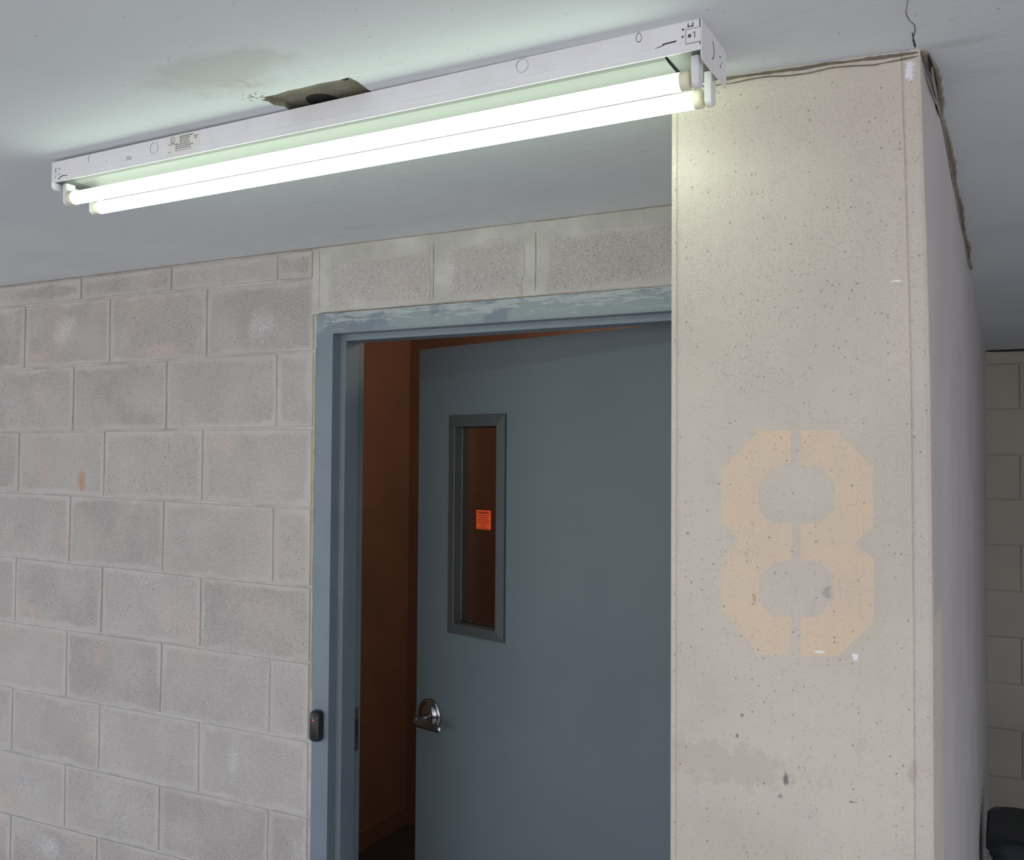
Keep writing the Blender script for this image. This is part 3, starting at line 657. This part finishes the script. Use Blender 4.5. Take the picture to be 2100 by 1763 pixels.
for yc in (0.0265, 0.0835):
    zc_ = -0.0645 if yc < 0.05 else -0.0690
    bm = bmesh.new(); add_cyl(bm, (-H2+0.030, yc, zc_), (H2-0.034, yc, zc_), 0.0118, 32)
    tb = tag(obj('tube', bm, M['glow'], fix, True), 'glowing fluorescent tube')
    for s in (-1, 1):
        bm = bmesh.new(); add_lathe(bm, (s*(H2-(0.030 if s < 0 else 0.034)), yc, zc_), (s, 0, 0), [(0, 0.0), (0, 0.0119), (0.001, 0.0125), (0.010, 0.0125), (0.0115, 0.0115), (0.0120 if s < 0 else 0.016, 0.0)], 32)
        tag(obj('end_cap', bm, M['cream'], tb, True), 'cream end cap')
# marks on the front side of the housing: (x,z) in fixture space, from world positions
def fxz(X, Z): return (X + 0.956, Z - (ZC-0.0022) - (X+0.956)*0.0038)
def arc(bm, cx, cz, r, a0, a1, wd=0.0009, sx=1.0, n=14):
    for i in range(n):
        t0, t1 = [math.radians(a0+(a1-a0)*k/n) for k in (i, i+1)]
        q = [(cx+sx*rr_*math.cos(t), cz+rr_*math.sin(t)) for rr_, t in ((r, t0), (r, t1), (r+wd, t1), (r+wd, t0))]
        add_prism(bm, q, lambda x, z: (x, -0.0004, z), lambda x, z: (x, 0.0004, z))
bm = bmesh.new(); c = fxz(-1.3065, 2.3478); arc(bm, c[0], c[1], 0.0092, 100, 250, 0.0008); tag(obj('knockout', bm, M['greyink'], fix), 'round knockout outline')
bm = bmesh.new(); c = fxz(-1.3065, 2.3478); arc(bm, c[0], c[1], 0.0093, 250, 460, 0.0003); obj('knockout', bm, M['greyink'], fix)
bm = bmesh.new(); c = fxz(-0.5858, 2.3540); arc(bm, c[0], c[1], 0.0090, 0, 360, 0.0004, n=24); arc(bm, c[0], c[1], 0.0090, 120, 175, 0.0008); obj('knockout', bm, M['greyink'], fix)
bm = bmesh.new(); c = fxz(-0.4162, 2.3580); arc(bm, c[0], c[1], 0.0054, 0, 360, 0.0009, 0.62, n=20); obj('knockout', bm, M['dsteel'], fix)
bm = bmesh.new(); c = fxz(-1.4759, 2.3530); arc(bm, c[0]+0.002, c[1], 0.0060, 110, 245, 0.0013, 0.5); obj('knockout', bm, M['greyink'], fix)
bm = bmesh.new()
for X, Z, a, b in ((-0.3571, 2.3562, .0026, .0026), (-0.3577, 2.3470, .0026, .0026)):
    c = fxz(X, Z); add_cyl(bm, (c[0], -0.0004, c[1]), (c[0], 0.0004, c[1]), a/2, 14)
for X, Z in ((-1.557, 2.3460), (-1.558, 2.3360)):
    c = fxz(X, Z); add_cyl(bm, (c[0], -0.0004, c[1]), (c[0], 0.0004, c[1]), 0.0012, 12)
for X, Z, a, b in ((-1.568, 2.3440, .0012, .0065), (-1.5665, 2.3470, .002, .0011), (-1.5665, 2.3405, .0015, .001), (-1.5695, 2.3335, .0013, .0048), (-1.5682, 2.3316, .003, .0013),
                   (-0.3505, 2.3600, .0011, .0055), (-0.3445, 2.3600, .0011, .0055), (-0.3475, 2.3585, .006, .0011), (-0.3352, 2.3610, .0012, .011), (-0.3352, 2.3390, .0012, .012)):
    c = fxz(X, Z); add_box(bm, (c[0]-a/2, -0.0004, c[1]-b/2), (c[0]+a/2, 0.0004, c[1]+b/2))
tag(obj('slot', bm, M['dark'], fix), kind='stuff')
bm = bmesh.new()
for A, B, wd in (((-1.560, 2.3265), (-1.552, 2.3300), .0016), ((-1.552, 2.3300), (-1.544, 2.3312), .0016), ((-1.544, 2.3312), (-1.535, 2.3300), .0014),
                 ((-0.384, 2.3415), (-0.366, 2.3425), .0016), ((-0.394, 2.3385), (-0.382, 2.3412), .0008)):
    a = fxz(*A); b = fxz(*B); q = [(a[0], a[1]), (b[0], b[1]), (b[0], b[1]+wd), (a[0], a[1]+wd)]
    add_prism(bm, q, lambda x, z: (x, -0.0006, z), lambda x, z: (x, 0.0004, z))
tag(obj('slot', bm, M['dark'], fix), kind='stuff')
bm = bmesh.new(); a = fxz(-0.3530, 2.3370); b = fxz(-0.3355, 2.3545)
add_box(bm, (a[0], -0.0016, a[1]), (b[0]+0.001, 0.0002, b[1]), 0.0005)
cl = tag(obj('retaining_clip', bm, M['white'], fix), 'small clip with a hole')
bm = bmesh.new(); add_cyl(bm, (a[0]+0.0048, -0.0020, (a[1]+b[1])/2), (a[0]+0.0048, -0.0014, (a[1]+b[1])/2), 0.0023, 16)
add_box(bm, (a[0]+0.0110, -0.0020, a[1]+0.005), (a[0]+0.0120, -0.0014, a[1]+0.0125)); add_box(bm, (a[0]+0.0088, -0.0020, a[1]+0.0118), (a[0]+0.0120, -0.0014, a[1]+0.0126))
obj('clip_hole', bm, M['dsteel'], cl)
bm = bmesh.new(); b2 = (a[0]-0.0009, a[1]-0.0009, b[0]+0.001, b[1]+0.0009)
add_box(bm, (b2[0], -0.0007, b2[1]), (b2[2], 0.0001, b2[3])); obj('clip_edge', bm, M['greyink'], cl)
# maker's label with a round mark and print too small to read
a = fxz(-1.2745, 2.3385); b = fxz(-1.1985, 2.3645); dz = 0.0
lab = box('rating_label', (a[0], -0.0003, -0.0345), (b[0], 0.0001, -0.0012), M['paper'], fix); tag(lab, 'yellowed rating label with small print')
bm = bmesh.new(); rr = random.Random(11); lx, lz = a[0], -0.0345
rows = [(0.030, 0.062, 0.0300, .0022), (0.030, 0.054, 0.0266, .0020), (0.030, 0.052, 0.0232, .0017), (0.030, 0.054, 0.0202, .0015), (0.003, 0.026, 0.0190, .0012), (0.020, 0.056, 0.0170, .0018),
        (0.020, 0.062, 0.0136, .0018), (0.020, 0.056, 0.0102, .0018), (0.020, 0.060, 0.0066, .0014), (0.002, 0.011, 0.0066, .0014), (0.064, 0.073, 0.0262, .0022), (0.065, 0.072, 0.0228, .0016), (0.009, 0.016, 0.0212, .0016)]
for x0_, x1_, z, hh in rows:
    x = x0_
    while x < x1_:
        l = min(rr.uniform(0.003, 0.009), x1_-x); add_box(bm, (lx+x, -0.0005, lz+z-hh/2), (lx+x+l, -0.0002, lz+z+hh/2)); x += l+0.0011
obj('fine_print', bm, M['greyink'], lab)
bm = bmesh.new()
n = 20
for i in range(n):
    t0, t1 = 2*math.pi*i/n, 2*math.pi*(i+1)/n
    q = [(lx+0.0135+r_*math.cos(t), lz+0.0268+r_*math.sin(t)) for r_, t in ((0.0042, t0), (0.0042, t1), (0.0051, t1), (0.0051, t0))]
    add_prism(bm, q, lambda x, z: (x, -0.0005, z), lambda x, z: (x, -0.0002, z))
obj('round_mark', bm, M['greyink'], lab)
mwl = Matrix.Translation((lx+0.0120, -0.00045, lz+0.0278)) @ Matrix.Rotation(math.radians(90), 4, 'X')
text('lettering', 'U', 0.0050, M['greyink'], lab, mwl)
text('lettering', 'L', 0.0050, M['greyink'], lab, Matrix.Translation((lx+0.0152, -0.00045, lz+0.0255)) @ Matrix.Rotation(math.radians(90), 4, 'X'))
bm = bmesh.new(); c = fxz(-1.377, 2.3350)
for i in range(4): add_box(bm, (c[0]+i*0.0007, -0.0004, c[1]+0.006-i*0.0026), (c[0]+0.013+i*0.0004, 0.0002, c[1]+0.0068-i*0.0026))
obj('fine_print', bm, M['greyink'], fix)

# ------------------------------------------------------------------ card reader on the frame
cr = empty('card_reader', (-1.5835, Y0-0.0001, 1.1180))
tag(cr, 'small black card reader with red light on the left door jamb', 'card reader')
bm = bmesh.new(); P = []
def stad(w_, h_, r, n=8):
    out = []
    for cx, cz, s0 in ((w_-r, h_-r, 0), (-w_+r, h_-r, 90), (-w_+r, -h_+r, 180), (w_-r, -h_+r, 270)):
        for i in range(n+1):
            t = math.radians(s0+90*i/n); out.append((cx+r*math.cos(t), cz+r*math.sin(t)))
    return out
R = []
for y, k in ((0, 1.0), (-0.010, 1.0), (-0.0165, 0.94), (-0.0195, 0.78)):
    R.append([bm.verts.new((x, y, z)) for x, z in stad(0.0168*k, 0.0395*(1-(1-k)*0.45), 0.0115*k)])
for A, B in zip(R, R[1:]):
    for i in range(len(A)): bm.faces.new((A[i], A[(i+1) % len(A)], B[(i+1) % len(B)], B[i]))
bm.faces.new(R[0][::-1]); bm.faces.new(R[-1])
obj('reader_housing', bm, M['black'], cr, True)
bm = bmesh.new(); add_box(bm, (-0.0128, -0.0201, 0.0225), (0.0128, -0.0150, 0.0235), 0.0003); obj('cap_seam', bm, M['greyink'], cr)
bm = bmesh.new(); add_lathe(bm, (-0.001, -0.0192, 0.0165), (0, -1, 0), [(0, 0.0021), (0.0010, 0.0019), (0.0014, 0.0)], 14)
tag(obj('indicator_light', bm, emit('red_led', (1.0, 0.03, 0.02), 2.2), cr), 'lit red indicator light')

# ------------------------------------------------------------------ bin low at the right
bn = empty('waste_bin', (0.150, 3.68, 0.0)); tag(bn, 'dark plastic bin low in the gap right of the pier', 'bin')
bm = bmesh.new(); R = []
for z, a in ((0.0, 0.17), (0.50, 0.200), (0.515, 0.208), (0.535, 0.208)):
    R.append([bm.verts.new((x, y, z)) for x, y in stad(a, a*0.9, 0.05)])
for A, B in zip(R, R[1:]):
    for i in range(len(A)): bm.faces.new((A[i], A[(i+1) % len(A)], B[(i+1) % len(B)], B[i]))
bm.faces.new(R[0][::-1]); bm.faces.new(R[-1]); obj('bin_body', bm, M['bin'], bn)
bm = bmesh.new(); R = []
for z, k in ((0.535, 1.03), (0.556, 1.03), (0.570, 0.98), (0.580, 0.86)):
    R.append([bm.verts.new((x, y, z)) for x, y in stad(0.212*k, 0.191*k, 0.055)])
for A, B in zip(R, R[1:]):
    for i in range(len(A)): bm.faces.new((A[i], A[(i+1) % len(A)], B[(i+1) % len(B)], B[i]))
bm.faces.new(R[0][::-1]); bm.faces.new(R[-1]); obj('lid', bm, M['bin'], bn)
